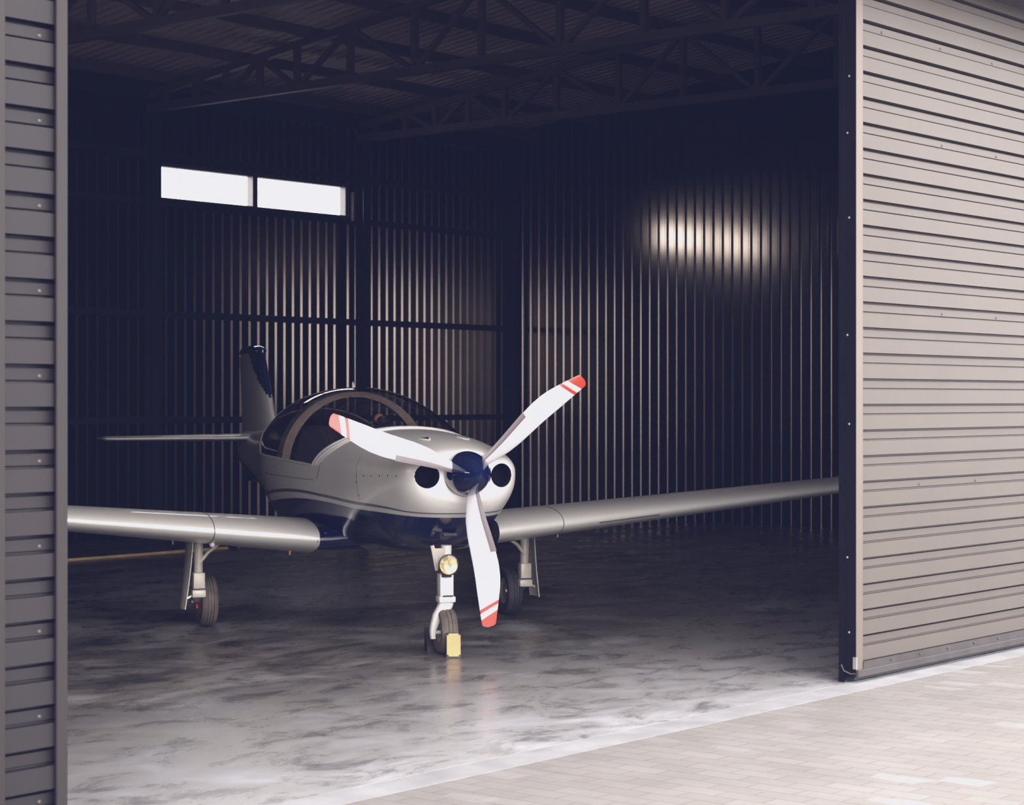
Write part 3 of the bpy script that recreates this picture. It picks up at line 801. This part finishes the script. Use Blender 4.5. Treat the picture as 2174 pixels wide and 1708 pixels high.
for z in np.linspace(.76, 1.78, 40):
    if z < 1.1: t = (z - .76) / .34; le = -4.95 + .75 * t; te = -5.38 + .02 * t
    else: t = (z - 1.1) / .68; le = -4.15 - .50 * t; te = -5.36 - .12 * t
    secs.append((z, le, te))
mb = MB(); P = [fin_section(z, le, te, .10 if z > 1.05 else .08 + .02 * (z - .76) / .3) for z, le, te in secs]
mb.grid(P, True)
nn = len(P[0]); mb.f.append(tuple(range(nn))); mb.m.append(0)
fin = mb.build('fin', [M['pearl'], M['blue']], AC, smooth=True, angle=60)
# navy leading edge band near the tip and navy lower rudder, painted as faces
me = fin.data
for p in me.polygons:
    c = p.center; z = c.z
    le = np.interp(z, [1.1, 1.78], [-4.15, -4.65]); te = np.interp(z, [1.1, 1.78], [-5.36, -5.48])
    x = (le - c.x) / (le - te)
    if z > 1.42 and x < (z - 1.42) / .36 * .42: p.material_index = 1
    if z < .92: p.material_index = 1
mb = MB(); P = []
for k in range(9):
    q = k / 8; z = 1.775 + .05 * math.sin(q * PI / 2); s = math.cos(q * PI / 2 * .98)
    ce = -5.07; le = -4.64; te = -5.50
    P.append([(ce + (p[0] - ce) * (1.02 if k < 2 else .35 + .67 * s), p[1] * (1.25 * s + .02), z) for p in fin_section(z, le, te, .11)])
P = [[(p[0], p[1] * .9, 1.762) for p in P[0]]] + P
mb.grid(P, True); mb.f.append(tuple(range(nn))); mb.m.append(0); mb.f.append(tuple((len(P) - 1) * nn + k for k in range(nn))); mb.m.append(0)
mb.build('fin_cap', M['blue'], fin, smooth=True, angle=60)
mb = MB(); mb.tube([(-5.40, .0, .93), (-5.40, 0, 1.3), (-5.49, 0, 1.74)], .004, 6); mb.build('rudder_edge', M['seam'], fin)

# landing gear --------------------------------------------------------------
def wheel(parent, name, c, r, w, m, tread=2, axis=(0, 1, 0)):
    prof = [(-w * .28, r * .52), (-w * .42, r * .60), (-w * .5, r * .78), (-w * .46, r * .90), (-w * .34, r * .965), (-w * .2, r * .995)]
    gro = []
    for gx in ((-.11, .11) if tread == 2 else (-.16, 0, .16)):
        gro += [(w * (gx - .035), r * 1.0), (w * (gx - .025), r * .955), (w * (gx + .025), r * .955), (w * (gx + .035), r * 1.0)]
    prof = prof + gro + [(-p[0], p[1]) for p in prof[::-1]]
    b = MB(); b.lathe(prof, c, axis, 56); o = b.build(name, m, parent, smooth=True, angle=35)
    return o
def rim(parent, c, r, w, axis=(0, 1, 0)):
    b = MB(); b.lathe([(-w * .30, 0), (-w * .32, r * .16), (-w * .16, r * .2), (-w * .18, r * .44), (-w * .36, r * .54), (w * .36, r * .54), (w * .18, r * .44), (w * .16, r * .2), (w * .32, r * .16), (w * .30, 0)], c, axis, 40)
    b.build('wheel_rim', M['hub'], parent, smooth=True, angle=35)
# nose gear
ax = Vector((.05, 1, .0)).normalized()
NG = MB()
# upper leg: tapering rectangular casting
NG.tube([(.02, .0, .60), (.015, .0, .47), (.012, .0, .36)], [.030, .028, .026], 16)
NG.box(-.02, .045, -.042, .036, .315, .445, b=.006)
NG.box(-.025, .055, -.050, .046, .285, .320, b=.008)
ng = NG.build('nose_gear_leg', M['gear'], AC, smooth=True, angle=40)
b = MB(); P = []
# single-sided swept fork: from the leg down the photo-left side of the tyre
path = [((.012, -.002, .300), .042, .030), ((.014, -.002, .275), .043, .028), ((.014, -.012, .252), .045, .026), ((.013, -.034, .222), .040, .024), ((.008, -.062, .17), .024, .022), ((.004, -.072, .135), .019, .020), ((0, -.072, .105), .016, .018), ((0, -.070, .085), .015, .016)]
for (c, hw_, hd) in path:
    P.append([(c[0] + hd * math.copysign(abs(math.sin(a)) ** .6, math.sin(a)), c[1] + hw_ * math.copysign(abs(math.cos(a)) ** .6, math.cos(a)), c[2]) for a in np.linspace(0, 2 * PI, 21)[:-1]])
b.grid(P, True); b.f.append(tuple(range(20))); b.m.append(0); b.f.append(tuple(20 * 7 + k for k in range(20))); b.m.append(0)
b.build('fork', M['gear'], ng, smooth=True, angle=60)
b = MB(); b.box(.054, .058, -.030, .028, .318, .326); b.build('slot', M['black'], ng)
b = MB(); b.tube([(0, -.088, .118), (0, .03, .122)], .011, 12); b.build('axle', M['gear'], ng, smooth=True, angle=40)
wheel(ng, 'nose_tyre', (0, 0, .127), .127, .098, M['tyre'], 2, ax); rim(ng, (0, 0, .127), .127, .09, ax)
b = MB(); b.lathe([(-.03, .02), (-.02, .045), (0, .057), (.016, .059), (.018, .055), (.014, .052)], (.078, -.008, .496), (1, .05, 0), 32); ll = b.build('taxi_light', M['black'], ng, smooth=True, angle=40)
b = MB(); b.lathe([(.0, 0), (.001, .02), (.006, .040), (.015, .054)], (.078, -.008, .496), (1, .05, 0), 32); b.build('lamp_reflector', M['lamp_refl'], ng, smooth=True)
b = MB(); b.lathe([(.022, 0), (.0215, .02), (.019, .040), (.016, .0555)], (.078, -.008, .496), (1, .05, 0), 32); b.build('lamp_lens', M['lens'], ng, smooth=True)
b = MB(); b.box(.03, .06, -.035, .02, .425, .445, b=.004); b.build('lamp_bracket', M['black'], ng)
b = MB(); b.add([(.05, -.095, .585), (.05, -.015, .585), (.02, -.05, .46), (.02, -.062, .46)], [(0, 1, 2, 3)]); b.add([(.045, -.095, .585), (.045, -.015, .585), (.015, -.05, .46), (.015, -.062, .46)], [(0, 1, 2, 3)]); b.tube([(.03, -.085, .60), (.03, -.045, .48)], .012, 8); b.build('retract_brace', M['gear_warm'], ng)
# main gear
def main_gear(sg):
    fw = -1.78; f0 = fw + .12; lw_ = sg * (.985 if sg < 0 else 1.0)
    mw = M['gear_warm']
    b = MB(); lx = sg * 1.06
    b.tube([(f0 + .02, lx, .60), (f0 + .015, lx, .42), (f0 + .01, lx, .34)], [.030, .028, .027], 16)
    b.box(f0 - .02, f0 + .05, lx - .036, lx + .036, .235, .345, b=.006)
    b.box(f0 - .02, f0 + .056, lx - .044, lx + .040, .195, .240, b=.006)
    P = []
    for t in np.linspace(0, 1, 7):
        c = (f0 + .01 * (1 - t) - .115 * t, lx - sg * .015 * t, .20 - .05 * t); hw_ = .036 - .014 * t; hd = .03 - .01 * t
        P.append([(c[0] + hd * math.copysign(abs(math.sin(a)) ** .6, math.sin(a)), c[1] + hw_ * math.copysign(abs(math.cos(a)) ** .6, math.cos(a)), c[2]) for a in np.linspace(0, 2 * PI, 17)[:-1]])
    b.grid(P, True)
    g = b.build('main_gear_leg', mw, AC, smooth=True, angle=40)
    b = MB(); b.tube([(f0 + .03, lx, .40), (f0 + .03, lx - sg * .06, .47), (f0 + .02, lx - sg * .125, .515), (f0 + .02, lx - sg * .16, .60)], .012, 8)
    b.tube([(f0 + .03, lx - sg * .12, .515), (f0 + .04, lx - sg * .02, .565), (f0 + .04, lx + sg * .03, .60)], .009, 8)
    b.build('side_brace', mw, g, smooth=True, angle=50)
    b = MB(); b.box(f0 + .052, f0 + .060, lx - .036, lx + .034, .243, .250); b.build('clamp_gap', M['black'], g)
    b = MB(); b.tube([(fw, lx + sg * .02, .155), (fw, lw_ - sg * .03, .157)], .013, 12); b.build('axle', M['hub'], g, smooth=True, angle=40)
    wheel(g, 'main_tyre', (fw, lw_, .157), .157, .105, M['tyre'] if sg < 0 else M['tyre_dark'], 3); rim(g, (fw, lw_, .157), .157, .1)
    b = MB(); b.tube([(fw + .03, lx - sg * .01, .14), (fw + .045, lx - sg * .01, .115)], .008, 8); b.build('brake_cap', M['red'] if sg < 0 else M['hub'], g)
    # gear door: thin curved panel outboard of the leg
    A = []
    for z in np.linspace(.60, .125, 14):
        t = (.60 - z) / .475; row = []
        wd = .115 - .03 * t
        for x in np.linspace(-1, 1, 9):
            row.append((f0 - .03 + x * wd, lx + sg * (.045 + .045 * t ** 1.5 + .015 * (1 - x * x)), z))
        A.append(row)
    B = [[(p[0], p[1] - sg * .006, p[2]) for p in r_] for r_ in A]
    b = MB(); b.grid(A); b.grid(B)
    b.grid([[r_[0] for r_ in A], [r_[0] for r_ in B]]); b.grid([[r_[-1] for r_ in A], [r_[-1] for r_ in B]]); b.grid([A[-1], B[-1]]); b.grid([A[0], B[0]])
    b.build('gear_door', mw, g, smooth=True, angle=40, merge=1e-5)
    b = MB(); b.bar((f0 + .02, lx, .225), (f0 + .02, lx + sg * .07, .19), .012); b.build('door_link', M['hub'], g)
    return g
main_gear(-1); main_gear(1)
# exhaust / oil cooler scoop low on the cowling
b = MB(); b.lathe([(-.30, .02), (-.2, .05), (-.06, .064), (.0, .060), (.02, .048), (.028, .03), (.03, 0)], (.0, .285, .665), (1, .05, .05), 32)
for i, v in enumerate(b.v): b.v[i] = (v[0], .285 + (v[1] - .285) * .55, .66 + (v[2] - .665) * 1.15)
b.build('air_scoop', M['intake'], AC, smooth=True, angle=40)
b = MB(); b.tube([(-.1, .12, .57), (-.02, .11, .50), (-.03, .11, .47)], .022, 16); 
# small belly outlet
b = MB(); b.box(.10, .13, -.05, .03, .655, .672, b=.004); b.build('cowl_outlet', M['black'], AC)

# ------------------------------------------------------------------ wheel chocks
def chock(loc, rz, label, flip=False):
    t = empty('wheel_chock', loc, rz); tag(t, label, 'wheel chock', 'chocks at the nose wheel')
    # rubber wedge block, plate on its outer face (+x)
    b = MB(); w = .040
    prof = [(0, 0), (.075, 0), (.062, .128), (.05, .132), (0, .03)]
    vs = [(x, -w, z) for x, z in prof] + [(x, w, z) for x, z in prof]; n_ = len(prof)
    fs = [tuple(range(n_))[::-1], tuple(n_ + k for k in range(n_))] + [(k, (k + 1) % n_, n_ + (k + 1) % n_, n_ + k) for k in range(n_)]
    b.add(vs, fs); b.build('rubber_block', M['black'], t)
    bm = bmesh.new(); bmesh.ops.create_cube(bm, size=1)
    for v in bm.verts: v.co = Vector((v.co.x * .008, v.co.y * .074, v.co.z * .124))
    bmesh.ops.bevel(bm, geom=[e for e in bm.edges if abs((e.verts[0].co - e.verts[1].co).x) > .004], offset=.010, segments=3, affect='EDGES')
    bmesh.ops.rotate(bm, verts=bm.verts, cent=(0, 0, 0), matrix=Matrix.Rotation(math.atan2(-.013, .128), 3, 'Y'))
    bmesh.ops.translate(bm, verts=bm.verts, vec=(.0735, 0, .070))
    b = MB(); b.bm(bm); b.build('yellow_plate', M['yellow'], t)
    return t
acR = Matrix.Rotation(math.atan2(-math.cos(psi), math.sin(psi)), 4, 'Z')
def ac_pt(f, l, z=0): return Vector((-.369, 11.06, 0)) + (acR @ Vector((f, l, z)))
# front one: plate faces the camera
p = ac_pt(.117, .006); chock((p.x, p.y, 0), R(-84), 'black rubber chock with pale yellow plate in front of the nose wheel')
p = ac_pt(-.105, -.03); chock((p.x, p.y, 0), R(96 + 10), 'black rubber chock behind the nose wheel, mostly hidden')

# ------------------------------------------------------------------ light: overcast sky, brighter behind the hangar, plus two added bright lobes
w = bpy.data.worlds.new('overcast'); sc.world = w; w.use_nodes = True
nt = w.node_tree; N = nt.nodes; L = nt.links; bg = N['Background']
tc = N.new('ShaderNodeTexCoord')
def dotn(v, lo, hi, a, b):
    d = N.new('ShaderNodeVectorMath'); d.operation = 'DOT_PRODUCT'; d.inputs[1].default_value = v; L.new(tc.outputs['Generated'], d.inputs[0])
    m = N.new('ShaderNodeMapRange'); m.interpolation_type = 'SMOOTHSTEP'; m.inputs[1].default_value = lo; m.inputs[2].default_value = hi; m.inputs[3].default_value = a; m.inputs[4].default_value = b
    L.new(d.outputs['Value'], m.inputs[0]); return m.outputs[0]
s1 = dotn((0, 1, 0), .3, .95, 4.2, 9.0)
mu = N.new('ShaderNodeMath'); mu.operation = 'ADD'; L.new(s1, mu.inputs[0]); L.new(dotn((-.98, -.12, .14), .90, .985, 0, 24.0), mu.inputs[1])  # added narrow lobe to the left, feeds the window reflections
m3 = N.new('ShaderNodeMath'); m3.operation = 'ADD'; L.new(mu.outputs[0], m3.inputs[0]); L.new(dotn((.42, -.89, .15), .55, .97, 0, 5.0), m3.inputs[1]); mu = m3  # added low lobe behind the camera, brightens aircraft and floor
bg.inputs['Color'].default_value = (1.0, .965, .93, 1); L.new(mu.outputs[0], bg.inputs['Strength'])

# ------------------------------------------------------------------ matte, slightly blue-black picture tone
vs_ = sc.view_settings; vs_.view_transform = 'Standard'; vs_.look = 'None'; vs_.exposure = 0; vs_.gamma = 1
vs_.use_curve_mapping = True; cm = vs_.curve_mapping
cm.extend = 'HORIZONTAL'
for c, (lo, hi) in zip(cm.curves[:3], ((.0105, .86), (.0120, .85), (.0310, .88))):
    c.points[0].location = (0, lo); c.points[1].location = (1, hi)
    c.points[0].handle_type = 'VECTOR'; c.points[1].handle_type = 'VECTOR'
cm.update()
sc.cycles.max_bounces = 8; sc.cycles.transparent_max_bounces = 12; sc.cycles.sample_clamp_indirect = 8
sc.cycles.caustics_reflective = False; sc.cycles.use_denoising = True
